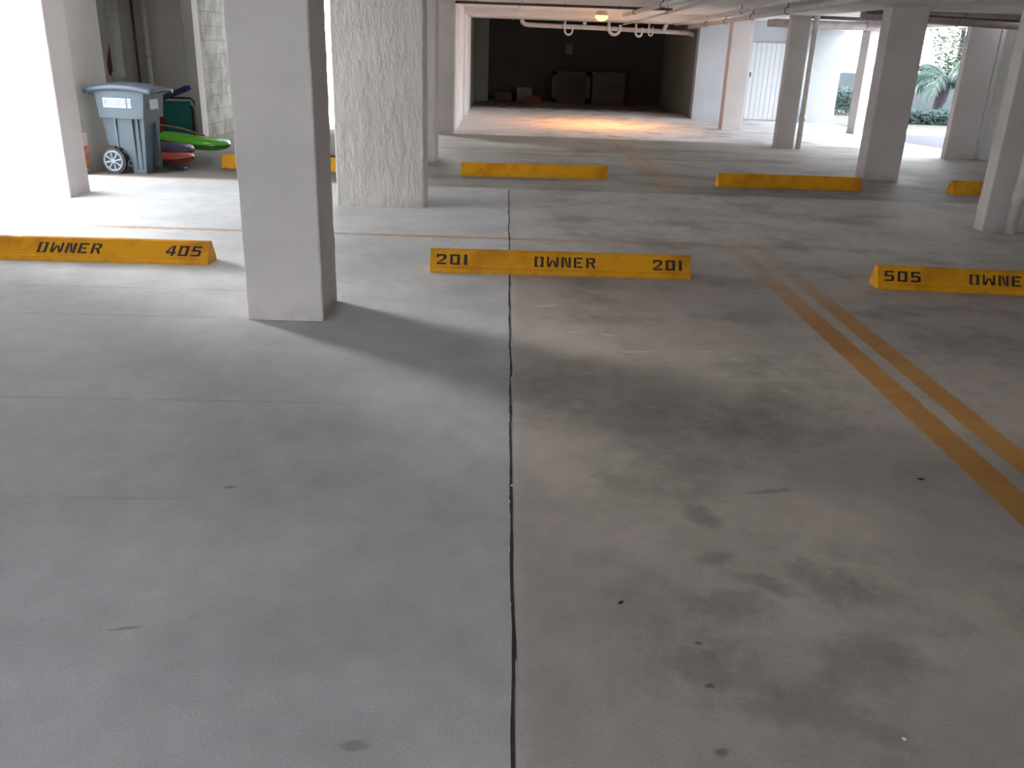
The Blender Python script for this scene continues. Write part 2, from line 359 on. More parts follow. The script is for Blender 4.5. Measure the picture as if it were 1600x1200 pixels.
column(4.55, 5.00, 8.20, 8.37, 'pale-edged column at right edge with a white pipe beside it')
column(4.68, 5.15, 11.53, 11.80, 'column at the right end of the plain yellow wheel stop')
column(4.58, 4.89, 15.17, 15.36, 'column with a pipe running down its right side')
column(4.38, 4.79, 18.31, 18.58, 'pale column left of the white board gate')
column(7.10, 7.58, 14.38, 14.52, 'dark broad column right of the palm view')
column(7.08, 7.50, 18.30, 18.72, 'thin bright-edged column beside the far open doorway')

# ------------------------------------------------------------------ stencil letters
GL = {
 'O': [(0, 0, .2, 1), (.5, 0, .7, 1), (.2, .86, .3, 1), (.4, .86, .5, 1), (.2, 0, .3, .14), (.4, 0, .5, .14)],
 '0': [(0, .0, .2, 1), (.5, .0, .7, 1), (.2, .84, .5, 1), (.2, 0, .5, .16)],
 '1': [(.24, 0, .46, 1)],
 'E': [(0, 0, .2, 1), (.24, .84, .68, 1), (.24, .43, .56, .58), (.24, 0, .68, .16)],
 'N': [(0, 0, .18, 1), (.54, 0, .72, 1), [(.20, .95), (.36, .95), (.52, .08), (.40, .08)]],
 'W': [(0, 0.08, .17, 1), (.72, .08, .89, 1), [(.06, 0), (.26, 0), (.44, .62), (.36, .78)], [(.83, 0), (.63, 0), (.45, .62), (.53, .78)]],
 'R': [(0, 0, .2, 1), (.24, .84, .6, 1), (.5, .55, .7, .95), (.24, .43, .6, .57), [(.36, .42), (.56, .42), (.74, 0), (.54, 0)]],
 '2': [(.02, .82, .6, 1), (.48, .56, .7, .92), [(.70, .60), (.50, .46), (.0, .20), (.22, .20)], [(.7, .6), (.48, .6), (.2, .30), (.35, .25)], (0, 0, .7, .17), (0, .68, .18, .86)],
 '4': [(.44, 0, .64, .24), (.44, .42, .64, 1), (0, .24, .76, .40), [(.0, .36), (.18, .36), (.42, .98), (.34, .98)]],
 '5': [(.02, .84, .68, 1), (.02, .46, .2, .88), (.02, .46, .58, .62), (.5, .06, .7, .56), (0, 0, .6, .16)],
 'L': [(0, 0, .2, 1), (.2, 0, .62, .16)], 'D': [(0, 0, .2, 1), (.2, .84, .55, 1), (.2, 0, .55, .16), (.5, .1, .7, .9)],
 'A': [(0, 0, .18, .9), (.52, 0, .7, .9), (.08, .84, .62, 1), (.18, .4, .52, .54)], 'I': [(.2, 0, .42, 1)],
 'C': [(0, .05, .2, .95), (.1, .84, .66, 1), (.1, 0, .66, .16)], 'S': [(.02, .84, .66, 1), (0, .5, .2, .92), (.05, .43, .62, .57), (.5, .08, .7, .5), (.02, 0, .62, .16)],
}
def lettering(name, txt, x0, x1, v0, v1, to3, mat, parent, slant=0.0):
    adv = {'1': .66, 'W': 1.12, 'I': .6}; tot = sum(adv.get(c, .95) for c in txt) - .25
    bm = bmesh.new(); u = 0.0; sc = (x1 - x0) / tot; hv = v1 - v0
    for ch in txt:
        off = -0.2 if ch in '1I' else 0
        for q in GL[ch]:
            pts = [(q[0], q[1]), (q[2], q[1]), (q[2], q[3]), (q[0], q[3])] if isinstance(q, tuple) else q
            low = [bm.verts.new(to3(x0 + (u + off + p[0]) * sc + slant * p[1] * hv, v0 + p[1] * hv, .0003)) for p in pts]
            top = [bm.verts.new(to3(x0 + (u + off + p[0]) * sc + slant * p[1] * hv, v0 + p[1] * hv, .0012)) for p in pts]
            bm.faces.new(top)
            for i in range(len(pts)): bm.faces.new([low[i], low[(i + 1) % len(pts)], top[(i + 1) % len(pts)], top[i]])
        u += adv.get(ch, .95)
    return link(name, bm, mat, parent)

# ------------------------------------------------------------------ wheel stops
PROF = [(0.0, 0.0), (0.0, 0.036), (0.012, 0.042), (0.066, 0.146), (0.075, 0.152), (0.105, 0.152), (0.114, 0.146), (0.172, 0.040), (0.178, 0.034), (0.178, 0.0)]
def stop(x, y, L, label, rz=0.0, words=(), seed=0, slant=0.0, w=1.0):
    root = empty('wheel_stop', (x, y, 0), rz)
    tag(root, label, 'wheel stop', 'yellow concrete wheel stops')
    bm = bmesh.new(); n = 60; rings = []
    for i in range(n + 1):
        t = i / n; ring = []
        for k, (py, pz) in enumerate(PROF):
            q = Vector((t * L * 9, k * 1.3, seed)); d = noise.noise(q) * .0016
            chip = max(0.0, noise.noise(Vector((t * L * 5, seed * 3.3, 2))) - .45) * .02 if k in (3, 4, 5) else 0
            ring.append(bm.verts.new((t * L, py * w + d, max(0, pz - chip + (d if pz > 0 else 0)))))
        rings.append(ring)
    for i in range(n):
        for k in range(len(PROF) - 1):
            bm.faces.new([rings[i][k], rings[i + 1][k], rings[i + 1][k + 1], rings[i][k + 1]])
        bm.faces.new([rings[i][-1], rings[i + 1][-1], rings[i + 1][0], rings[i][0]])
    bm.faces.new(rings[0]); bm.faces.new(rings[-1][::-1])
    link('concrete_bar', bm, 'yellow', root)
    a = Vector((0, PROF[2][0] * w, PROF[2][1])); b = Vector((0, PROF[3][0] * w, PROF[3][1])); d = (b - a).normalized(); nrm = Vector((0, -d.z, d.y))
    def to3(u, v, h): return Vector((u, 0, 0)) + a + d * v + nrm * (h + .0014)
    for nm, t, u0, u1 in words: lettering(nm, t, u0, u1, 0.016, 0.090, to3, 'letter', root, slant)
    return root
stop(-0.50, 5.99, 1.845, 'yellow wheel stop stencilled 201 OWNER 201, centre of the floor', 0.012,
     [('stencilled_number', '201', .045, .275), ('stencilled_word', 'OWNER', .735, 1.165), ('stencilled_number', '201', 1.575, 1.795)], 1)
stop(-3.90, 5.98, 1.845, 'yellow wheel stop stencilled OWNER 405, left of the nearest column', 0.010,
     [('stencilled_word', 'OWNER', .655, 1.09), ('stencilled_number', '405', 1.54, 1.785)], 2, .25, 1.1)
stop(2.635, 5.90, 1.845, 'yellow wheel stop stencilled 505 OWNER at the right edge', -0.055,
     [('stencilled_number', '505', .045, .295), ('stencilled_word', 'OWNER', .63, 1.08)], 3)
stop(-0.52, 10.71, 1.79, 'plain yellow wheel stop in the second row, straight behind the 201 stop', 0.05, (), 4)
stop(2.555, 10.49, 1.73, 'plain yellow wheel stop ending at the second right column', 0.015, (), 5)
stop(5.37, 10.48, 1.8, 'plain yellow wheel stop peeking out left of the rightmost column', 0.0, (), 6)
stop(-3.39, 10.70, 1.83, 'plain yellow wheel stop beside the green kayak, half hidden by columns', 0.01, (), 7)

# ------------------------------------------------------------------ wheeled bin
def make_bin():
    root = empty('wheeled_bin', (-4.53, 10.06, 0), -0.13)
    tag(root, 'blue-grey wheeled rubbish bin with white sticker letters beside the left wall', 'bin')
    # side outline seen from the near side: x along the bin, wheels on the left
    def slab(name, prof, mat, y0, y1, taper=0.0, parent=root, bev=.008):
        bm = bmesh.new()
        def yy(z, y, s): return y + s * taper * (1 - z / .88)
        A = [bm.verts.new((x, yy(z, y0, 1), z)) for x, z in prof]; B = [bm.verts.new((x, yy(z, y1, -1), z)) for x, z in prof]
        bm.faces.new(A); bm.faces.new(B[::-1])
        for i in range(len(prof)): bm.faces.new([A[i], B[i], B[(i + 1) % len(prof)], A[(i + 1) % len(prof)]])
        if bev: bmesh.ops.bevel(bm, geom=list(bm.edges), offset=bev, segments=2, affect='EDGES')
        return link(name, bm, mat, parent)
    archp = [(0.155 + .165 * math.cos(a), .14 + .165 * math.sin(a)) for a in [PI * .60 - PI * .62 * i / 7 for i in range(8)]]
    low = [(.075, .30), (.04, .64), (.55, .64), (.49, .0), (.33, .0)] + archp[::-1]
    slab('body', low, 'bin', .03, .40, .04)
    slab('collar', [(.015, .90), (.60, .90), (.565, .60), (.04, .60)], 'bin', .0, .43, .0)
    # raised ribs and dark seams on the near side
    for x, w, m in ((.205, .006, 'rim'), (.405, .007, 'bindark'), (.46, .012, 'bin')):
        bm = bmesh.new()
        ps = [(x, .020, .60), (x + w, .020, .60), (x + w - .02, .062, .05), (x - .02, .062, .05)]
        f = [bm.verts.new(p) for p in ps]; g = [bm.verts.new((p[0], p[1] + .02, p[2])) for p in ps]
        bm.faces.new(f); bm.faces.new(g[::-1])
        for i in range(4): bm.faces.new([f[i], g[i], g[(i + 1) % 4], f[(i + 1) % 4]])
        link('rib', bm, m, root)
    # recessed slot on the front face
    bm = bmesh.new(); abox(bm, .50, .565, .24, .30, .05, .55, .004); link('front_rib', bm, 'bindark', root)
    # lid
    bm = bmesh.new(); rings = []
    for i in range(17):
        t = i / 16; x = -.09 + t * .79; zc = .925 + .045 * math.sin(min(1, t * 1.02) * PI) ** .8
        ring = []
        for k in range(13):
            u = k / 12; y = -.03 + u * .49; z = zc - .025 * (2 * u - 1) ** 4
            ring.append(bm.verts.new((x, y, z)))
        rings.append(ring)
    top = [bm.faces.new([rings[i][k], rings[i + 1][k], rings[i + 1][k + 1], rings[i][k + 1]]) for i in range(16) for k in range(12)]
    r = bmesh.ops.extrude_face_region(bm, geom=top)
    for v in r['geom']:
        if isinstance(v, bmesh.types.BMVert): v.co.z -= .045
    link('lid', bm, 'binlid', root, True)
    bm = bmesh.new(); tube(bm, [(-.055, .02, .90), (-.075, .06, .905), (-.08, .22, .905), (-.075, .38, .905), (-.055, .42, .90)], .014, 10)
    abox(bm, -.06, .03, .03, .06, .84, .91); abox(bm, -.06, .03, .38, .41, .84, .91)
    link('handle', bm, 'binlid', root)
    for y in (-.01, .38):
        bm = bmesh.new(); tube(bm, [(.155, y, .14), (.155, y + .045, .14)], .14, 28)
        wh = link('wheel', bm, 'black', root)
        bm = bmesh.new()
        ring = arc((.155, y - .004, .14), .105, 0, 2 * PI, 28, (1, 0, 0), (0, 0, 1)); tube(bm, ring, .013, 6, False)
        for k in range(8):
            a = 2 * PI * k / 8 + .2; d = Vector((math.cos(a), 0, math.sin(a))); c = Vector((.155, y - .004, .14))
            tube(bm, [c + d * .02, c + d * .10], [.009, .014], 6)
        tube(bm, [(.155, y - .014, .14), (.155, y + .01, .14)], .026, 14)
        link('spoked_rim', bm, 'rim', wh)
    bm = bmesh.new(); tube(bm, [(.155, .0, .14), (.155, .40, .14)], .012, 8); link('axle', bm, 'steel', root)
    # sticker strips
    st = boxes('letter_sticker', 'sticker', [(.11, .375, -.003, .001, .715, .815), (.392, .435, -.003, .001, .715, .815)], root)
    def t3(u, v, h): return (u, -.003 - h, v)
    lettering('sticker_print', 'RSLDCRA', .125, .43, .735, .797, t3, 'stickertext', st)
    bm = bmesh.new(); x = .578
    abox(bm, .579, .589, .12, .30, .70, .83); link('front_sticker', bm, 'sticker', root)
    return root
make_bin()

# ------------------------------------------------------------------ things stored in the alcove
def hull(name, mat, a, b, wid, hgt, label, cat, pitch=0.0, keel=.5, rim=None, curve=.03):
    a = Vector(a); b = Vector(b); L = (b - a).length; rz = math.atan2(b.y - a.y, b.x - a.x)
    root = empty(name, a, rz); root.rotation_euler = (0, -math.atan2(b.z - a.z, (b.xy - a.xy).length), rz)
    tag(root, label, cat)
    bm = bmesh.new(); rings = []; n = 30; S = 18
    for i in range(n + 1):
        t = i / n; w = max(.12, (1 - abs(2 * t - 1) ** 5) ** .5) ; ring = []
        for k in range(S):
            an = 2 * PI * k / S; cy, cz = math.cos(an), math.sin(an)
            z = cz * hgt * .5 * w * (1.0 if cz > 0 else keel * 1.3) + curve * (2 * t - 1) ** 2
            if cz > .75: z -= hgt * .12 * w
            ring.append(bm.verts.new((t * L, cy * wid * .5 * w, z + hgt * .5)))
        rings.append(ring)
    for i in range(n):
        for k in range(S): bm.faces.new([rings[i][k], rings[i][(k + 1) % S], rings[i + 1][(k + 1) % S], rings[i + 1][k]])
    bm.faces.new(rings[0]); bm.faces.new(rings[-1][::-1])
    link('hull', bm, mat, root, True)
    if rim:
        bm = bmesh.new()
        for s in (-1, 1):
            tube(bm, [(t / 20 * L, s * wid * .5 * max(.12, (1 - abs(t / 10 - 1) ** 5) ** .5), hgt * .5 + curve * (t / 10 - 1) ** 2) for t in range(21)], .008, 6)
        link('edge_trim', bm, rim, root)
    return root
hull('kayak', 'orangek', (-4.55, 10.80, .0), (-3.73, 10.76, 0), .34, .17, 'red-orange kayak lying lowest on the floor right of the bin', 'kayak', rim='black')
hull('kayak', 'purplek', (-5.05, 11.20, .05), (-3.86, 11.16, .0), .38, .24, 'dark purple kayak between the orange-red and green ones', 'kayak', rim='wood')
hull('kayak', 'greenk', (-4.55, 11.72, .10), (-3.56, 11.60, .02), .42, .24, 'glossy lime green kayak at the back of the row, its blunt tip pointing right', 'kayak', rim='black')
bm = bmesh.new(); tube(bm, [(-5.0, 12.05, .40), (-4.3, 12.05, .31), (-4.0, 12.05, .22)], [.016, .016, .016], 8)
o = link('paddle', bm, 'wood'); 
tag(o, 'brown wooden paddle lying across the kayaks', 'paddle')
bm = bmesh.new(); abox(bm, -3.93, -3.74, 10.42, 10.55, 0.0, .035, .01); tag(link('black_mat', bm, 'black'), 'small black mat on the floor before the kayaks', 'mat')
# folded beach chair
ch = empty('beach_chair', (-4.53, 12.62, 0), 0.05); tag(ch, 'teal folding beach chair with black tube frame standing behind the kayaks', 'chair')
bm = bmesh.new()
for s in (-1, 1): abox(bm, s * .19 - .0 if s > 0 else -.20, (.20 if s > 0 else -.19), 0, 0, 0, 0) if False else None
abox(bm, -.195, .185, -.015, .0, .12, .62, .004); link('fabric_panel', bm, 'teal', ch)
bm = bmesh.new(); tube(bm, [(-.21, .01, 0.0), (-.21, .01, .62), (-.18, .01, .66), (.18, .01, .66), (.225, .01, .62), (.235, .01, 0.0)], .014, 8); link('frame', bm, 'black', ch)
bm = bmesh.new(); tube(bm, [(.20, -.03, .0), (.215, -.03, .52), (.20, -.03, .57)], .03, 8); link('armrest', bm, 'black', ch)
bm = bmesh.new(); tube(bm, [(-4.80, 12.5, .60), (-4.68, 12.5, .66), (-4.33, 12.5, .80), (-4.28, 12.5, .815)], [.03, .034, .04, .022], 10); tag(link('folded_umbrella', bm, 'navy'), 'navy blue folded umbrella slanting up above the teal chair', 'umbrella')
bm = bmesh.new(); abox(bm, -5.10, -4.72, 12.35, 12.6, 0, .45, .02); tag(link('storage_crate', bm, 'red'), 'dull red crate between the bin and the teal chair', 'crate')
bm = bmesh.new(); tube(bm, [(-5.66, 13.3, .9), (-5.64, 13.28, 1.05), (-5.63, 13.3, 1.2), (-5.62, 13.33, 1.5)], [.05, .07, .05, .012], 10); tag(link('hanging_cloth', bm, 'red'), 'dark red cloth hanging behind the thick pipe', 'cloth')
# pipes in the alcove
def vpipe(x, y, z0, z1, r, mat, label, collars=(), cat='pipe', lean=0.0, seg=16, name='vertical_pipe'):
    root = empty(name, (x, y, z0)); tag(root, label, cat)
    bm = bmesh.new(); tube(bm, [(0, 0, 0), (lean, 0, z1 - z0)], r, seg); link('pipe_run', bm, mat, root, True)
    for z in collars:
        bm = bmesh.new(); tube(bm, [(0, 0, z - .05), (0, 0, z + .05)], r * 1.18, seg); link('coupling', bm, mat, root, True)
    return root
vpipe(-5.50, 13.15, 0, CZ, .082, 'pipegreen', 'thick pale green drain pipe rising behind the bin', (.9, 1.7))
vpipe(-5.30, 13.36, 0, CZ, .016, 'darkpipe', 'thin dark conduit right beside the thick green pipe')
vpipe(-5.13, 13.34, 0, CZ, .034, 'pipegreen', 'slim pale pipe right of the thick green pipe', (1.2,))
# notice on the corner of the alcove end wall
nt = empty('wall_notice', (-4.655, 9.99, .06), PI / 2); tag(nt, 'small pink and orange notice low on the wall left of the bin', 'notice')
boxes('upper_sheet', 'paper', [(-.11, .06, -.006, 0, .24, .38)], nt); boxes('lower_sheet', 'brick', [(-.08, .06, -.006, 0, .0, .24)], nt)

# ------------------------------------------------------------------ pipes on columns and ceiling
vpipe(4.775, 8.12, 0, CZ, .048, 'pipe', 'white vertical pipe at the right edge against the rightmost column', (.35, 1.2, 1.8))
vpipe(4.945, 15.10, 0, CZ, .045, 'pipe', 'vertical pipe down the right face of the third right column', (.5, 1.85))
vpipe(6.58, 21.02, 0, CZ, .035, 'pipegreen', 'grey-green pipe on the far wall right of the gate')
vpipe(6.74, 20.94, 0, CZ, .05, 'rim', 'wider grey pipe on the far wall left of the bright panel')
def hpipe(name, pts, r, mat, label, hangers=(), seg=12, cat='pipe', top=CZ):
    root = empty(name, pts[0]); tag(root, label, cat); P0 = Vector(pts[0])
    bm = bmesh.new(); tube(bm, [Vector(p) - P0 for p in pts], r, seg); link('pipe_run', bm, mat, root, True)
    for h in hangers:
        h = Vector(h) - P0; bm = bmesh.new(); tube(bm, [h, (h.x, h.y, top - P0.z)], .007, 6)
        tube(bm, arc(h, r * 1.15, 0, 2 * PI, 10, (1, 0, 0) if abs(pts[0][1] - pts[-1][1]) > abs(pts[0][0] - pts[-1][0]) else (0, 1, 0), (0, 0, 1)), .006, 5, False)
        link('hanger', bm, 'steel', root)
    return root
hpipe('drain_pipe', [(.32, 21.6, 2.01), (.33, 21.6, 1.95), (.38, 21.6, 1.915), (.46, 21.6, 1.90), (2.0, 21.6, 1.885), (4.15, 21.6, 1.845), (4.30, 21.6, 1.80)], .05, 'pipe',
      'white drain pipe hanging along the top of the dark storage bay', [(1.25, 21.6, 1.893), (3.6, 21.6, 1.855)], top=2.02)
hpipe('ceiling_conduit', [(-1.2, 15.85, 2.115), (2.75, 15.85, 2.115)], .022, 'darkpipe', 'dark conduit across the ceiling above the far lane', [(-.55, 15.85, 2.115), (.95, 15.85, 2.115), (1.85, 15.85, 2.115)])
hpipe('ceiling_conduit', [(.22, 15.3, 2.14), (.20, 18.0, 2.12), (.12, 21.3, 2.00)], .016, 'pipe', 'thin white conduit dropping towards the left of the drain pipe')
hpipe('ceiling_pipe', [(2.20, 11.6, 2.09), (2.20, 14.2, 2.085), (2.15, 17.6, 2.06)], .035, 'pipe', 'white pipe running away along the ceiling right of the lamp', [(2.20, 13.5, 2.085), (2.17, 16.2, 2.07)])
hpipe('ceiling_pipe', [(2.62, 12.0, 2.11), (2.62, 21.3, 1.97)], .022, 'pipe', 'slim pipe beside the white ceiling pipe', [(2.62, 15.6, 2.055)])
hpipe('ceiling_pipe', [(3.85, 10.4, 2.09), (4.05, 21.0, 1.955)], .042, 'pipe', 'long pipe under the beam over the right columns', [(3.90, 13.2, 2.055), (3.94, 15.2, 2.03), (3.98, 17.2, 2.0), (4.0, 19, 1.98)], top=2.15)
hpipe('ceiling_pipe', [(3.35, 10.4, 2.11), (3.75, 21.0, 2.0)], .03, 'ceil', 'slim pale pipe left of the long beam pipe', [(3.5, 14.2, 2.07)])
hpipe('ceiling_pipe', [(5.0, 18.1, 2.03), (7.2, 18.1, 2.02)], .075, 'rustpipe', 'thick brown pipe hanging across the far right bays', [(5.45, 18.1, 2.03), (5.62, 18.1, 2.03), (6.9, 18.1, 2.02)])
hpipe('ceiling_pipe', [(5.0, 13.2, 2.09), (7.6, 13.0, 2.03)], .04, 'darkpipe', 'dark pipe crossing behind the second right column', [(6.2, 13.1, 2.06)])
hpipe('ceiling_pipe', [(5.2, 12.5, 2.105), (7.6, 12.3, 2.045)], .06, 'rustpipe', 'brown pipe high up between the two nearest right columns', [(6.0, 12.43, 2.08)], top=2.15)
hpipe('ceiling_pipe', [(5.2, 13.9, 2.06), (7.6, 13.75, 1.99)], .065, 'rustpipe', 'thick brown pipe crossing above the palm view', [(6.6, 13.82, 2.02)], top=2.15)
hpipe('ceiling_pipe', [(5.05, 16.4, 2.10), (7.2, 16.3, 2.07)], .03, 'darkpipe', 'slim dark pipe above the thick brown pipe', [(6.4, 16.34, 2.08)])
# U-bend traps
def trap(x, y, z, r, rad, label, left=.0, tall=.16):
    pts = [(x - rad, y, 2.02 if left == 0 else z + left)] + [tuple(p) for p in arc((x, y, z), rad, PI, 2 * PI, 8, (1, 0, 0), (0, 0, 1))] + [(x + rad, y, z + tall)]
    bm = bmesh.new(); tube(bm, pts, r, 8); tag(link('drain_trap', bm, 'pipe', None, True), label, 'pipe', 'white drain traps under the ceiling')
trap(1.38, 21.35, 1.80, .022, .085, 'U-shaped white drain trap below and left of the lamp', .22, .10)
trap(2.42, 21.35, 1.88, .035, .13, 'largest white U-shaped drain trap right of the lamp', 0, .08)
trap(2.98, 21.35, 1.80, .025, .07, 'small white drain trap right of the largest one', .2, .12)
trap(3.25, 21.35, 1.80, .018, .045, 'smallest white drain trap, rightmost under the pipe', .2, .14)
hpipe('drain_pipe', [(1.76, 21.6, 1.942), (1.76, 21.6, 2.02)], .045, 'pipe', 'short upright drain pipe directly below the lamp')
hpipe('drain_pipe', [(3.55, 21.5, 1.86), (3.60, 21.45, 1.97), (3.62, 21.45, 2.02)], .045, 'pipe', 'short upright drain pipe at the right of the traps')

# sodium ceiling lamp
LP = (1.83, 18.5)
lamp = empty('ceiling_lamp', (LP[0], LP[1], CZ)); tag(lamp, 'round ceiling lamp glowing orange over the far lane', 'lamp')
bm = bmesh.new(); tube(bm, [(0, 0, 0), (0, 0, -.035)], .10, 24); tube(bm, [(0, 0, -.03), (0, 0, -.09)], [.12, .145], 24); link('housing', bm, 'pipe', lamp)
bm = bmesh.new(); bmesh.ops.create_uvsphere(bm, u_segments=20, v_segments=10, radius=.125)
for v in bm.verts: v.co.z = v.co.z * .72 - .10 if v.co.z < 0 else -.095
link('glowing_lens', bm, 'bulb', lamp, True)
ld = bpy.data.lights.new('sodium_light', 'SPOT'); ld.energy = 270; ld.color = (1.0, .36, .06); ld.spot_size = math.radians(118); ld.spot_blend = 1.0; ld.shadow_soft_size = .12
lo = bpy.data.objects.new('sodium_light', ld); C.objects.link(lo); lo.parent = lamp; lo.location = (0.15, 0.1, -.24)

# ------------------------------------------------------------------ gate in the far wall
g1 = empty('door_1', (5.56, 21.20, 0)); structure(g1, 'white board gate in the far wall')
bm = bmesh.new()
for i in range(8): abox(bm, .0 + i * .113, .108 + i * .113, 0, .035, .02, 1.69, .004)
abox(bm, .0, .90, .032, .05, .0, 1.69); link('gate_boards', bm, 'board', g1)
for z in (.35, 1.25):
    bm = bmesh.new(); abox(bm, .83, .90, -.012, 0, z, z + .10); link('hinge', bm, 'steel', g1)
bm = bmesh.new(); abox(bm, .02, .05, -.03, 0, .95, 1.05); link('latch', bm, 'steel', g1)

# ------------------------------------------------------------------ clutter in the dark storage bay
fr = empty('picture_frame', (1.26, 25.30, 0)); tag(fr, 'large dark empty frame standing in the dark storage bay', 'frame')
boxes('frame_rails', 'darkwood', [(0, .12, 0, .06, 0, .82), (.92, 1.04, 0, .06, 0, .82), (0, 1.04, 0, .06, .72, .82), (0, 1.04, 0, .06, 0, .12)], fr)
boxes('frame_back', 'pitwall', [(.12, .92, .045, .055, .12, .72)], fr)
cb = empty('storage_cabinet', (2.36, 25.25, 0)); tag(cb, 'dark low cabinet right of the empty frame in the storage bay', 'cabinet')
boxes('carcass', 'darkwood', [(0, .90, 0, .5, .0, .78)], cb); boxes('worktop', 'darkwood', [(-.03, .95, -.03, .52, .78, .83)], cb)
for i in range(2): boxes('cabinet_door', 'darkwood', [(.04 + i * .43, .43 + i * .43, -.018, 0, .06, .52)], cb)
tag(boxes('cardboard_box', 'cardboard', [(3.42, 3.78, 25.1, 25.5, 0, .20)], bev=.004), 'small brown carton right of the dark cabinet', 'box')
tag(boxes('cardboard_box', 'red', [(.55, .98, 24.9, 25.3, 0, .16)], bev=.004), 'low reddish box left of the dark frame', 'box')
tag(boxes('plastic_tub', 'greybox', [(.30, .72, 25.4, 25.7, 0, .36)], bev=.01), 'grey tub left of the dark frame', 'tub')
tag(boxes('plastic_tub', 'darkwood', [(-.30, .15, 25.3, 25.6, 0, .22)], bev=.01), 'dark tub by the left corner of the storage bay', 'tub')
pn = empty('electrical_panel', (1.62, 25.97, 1.25)); tag(pn, 'small grey electrical box on the dark back wall', 'panel')
boxes('panel_box', 'greybox', [(0, .20, -.06, .03, 0, .26)], pn); boxes('panel_cover', 'greybox', [(.015, .185, -.07, -.06, .015, .245)], pn)

# ------------------------------------------------------------------ outside
def ground(name, mat, lst, label): return structure(boxes(name, mat, lst), label)
ground('ground_apron', 'apron', [(7.56, 30, 8, 16.9, -.2, -.012)], 'bright concrete driveway outside')
bm = bmesh.new()
pts = [(7.56, 17.05), (7.7, 16.6), (8.0, 15.9), (9.2, 15.2), (12, 14.6), (30, 14.4), (30, 18.4), (9.5, 18.4), (8.4, 18.75), (7.56, 19.0)]
bm.faces.new([bm.verts.new((x, y, -.006)) for x, y in pts]); r = bmesh.ops.extrude_face_region(bm, geom=list(bm.faces))
for v in r['geom']:
    if isinstance(v, bmesh.types.BMVert): v.co.z -= .15
structure(link('ground_road', bm, 'road'), 'blue-grey asphalt road outside')
ground('ground_pavement', 'apron', [(7.62, 30, 17.0, 20.4, -.2, -.02)], 'bright pavement beyond the road')
ground('ground_grass', 'grass', [(7.62, 40, 20.4, 40, -.2, -.015)], 'dry grass strip below the hedge')
ground('ground_left', 'apron', [(-30, -7.6, -12, 40, -.2, -.01), (-7.6, -0.95, 22.0, 40, -.2, -.01), (-7.6, 7.56, -14, -3.2, -.2, -.01), (7.56, 30, -14, 8, -.2, -.01)], 'bright paving left of the garage')
structure(boxes('wall_garden', 'gardenwall', [(9.2, 17, 27.0, 27.2, -.1, 1.0)]), 'pale blue-green garden wall behind the hedge')
def leafy(name, label, x0, x1, y0, y1, h, n, mat='hedge', cat='hedge', size=.05):
    bm = bmesh.new()
    for i in range(n):
        p = Vector((random.uniform(x0, x1), random.uniform(y0, y1), random.uniform(0, 1) ** .7 * h * (1 + .35 * noise.noise(Vector((i * .13, 0, 0))))))
        a = Vector((random.gauss(0, 1), random.gauss(0, 1), random.gauss(0, .7))).normalized(); b = a.orthogonal().normalized()
        s = size * random.uniform(.6, 1.5)
        bm.faces.new([bm.verts.new(p + q) for q in (a * s, b * s * .45, -a * s, -b * s * .45)])
    root = empty(name, (0, 0, 0)); root.location = (x0, y0, 0)
    o = link('foliage', bm, mat, root); o.location = (-x0, -y0, 0)
    k = x0 + .1
    while k < x1:
        bm = bmesh.new(); tube(bm, [(k - x0, .15, -.015), (k - x0 + random.uniform(-.05, .05), .2, h * .8)], .012, 5); k += .6
        link('stem', bm, 'trunk', root)
    return tag(root, label, cat)
leafy('low_hedge', 'low dark green hedge in front of the palm tree outside', 8.9, 12.6, 21.7, 22.5, .30, 5200)
leafy('low_shrub', 'blue-green shrub seen beside the thin bright-edged column', 8.55, 9.45, 24.2, 25.2, .62, 1500)
def frond(parent, base, az, L, rise, droop, n=26, leaf=.34):
    bm = bmesh.new(); d = Vector((math.cos(az), math.sin(az), 0)); P = []
    for i in range(n + 1):
        t = i / n; P.append(Vector(base) + d * (L * (t - .18 * t * t)) + Vector((0, 0, rise * t - droop * t * t)))
    tube(bm, P, [.022 * (1 - .8 * i / n) + .004 for i in range(n + 1)], 5)
    side = d.cross(Vector((0, 0, 1)))
    for i in range(3, n + 1):
        for s in (-1, 1):
            for j in range(2):
                p = P[i] - (P[i] - P[i - 1]) * (.5 * j); l = leaf * math.sin(PI * (.12 + .8 * i / n)) * random.uniform(.8, 1.1)
                tip = p + side * s * l * .62 + d * l * .45 - Vector((0, 0, l * random.uniform(.45, .8)))
                w = (P[i] - P[i - 1]).normalized() * .016; m = (p + tip) / 2 + Vector((0, 0, .03))
                bm.faces.new([bm.verts.new(q) for q in (p - w, m - w * 1.4, tip, m + w * 1.4, p + w)])
    return link('frond', bm, 'frond', parent)
pt = empty('palm_tree', (10.95, 23.0, -.02)); tag(pt, 'small palm tree with drooping fronds outside the right opening', 'palm')
bm = bmesh.new(); tube(bm, [(-.12, 0, 0), (-.06, 0, .3), (0, 0, .55), (.06, 0, .85), (.08, 0, 1.05)], [.10, .10, .15, .13, .09], 10); link('trunk', bm, 'trunk', pt)
for az, L, ri, dr, lf in [(2.9, 1.25, .95, 1.15, .5), (3.3, 1.35, .45, 1.0, .5), (2.5, 1.1, 1.3, 1.2, .4), (3.9, 1.2, .7, 1.2, .45), (1.8, 1.1, 1.2, 1.1, .4), (0.9, 1.1, 1.0, 1.2, .45),
                      (0.1, 1.15, 1.1, 1.1, .45), (5.6, 1.2, .9, 1.1, .45), (4.8, 1.1, 1.1, 1.4, .4), (0.3, 1.0, 1.7, .8, .5)]:
    frond(pt, (.07, 0, 1.0), az, L, ri, dr, leaf=lf)
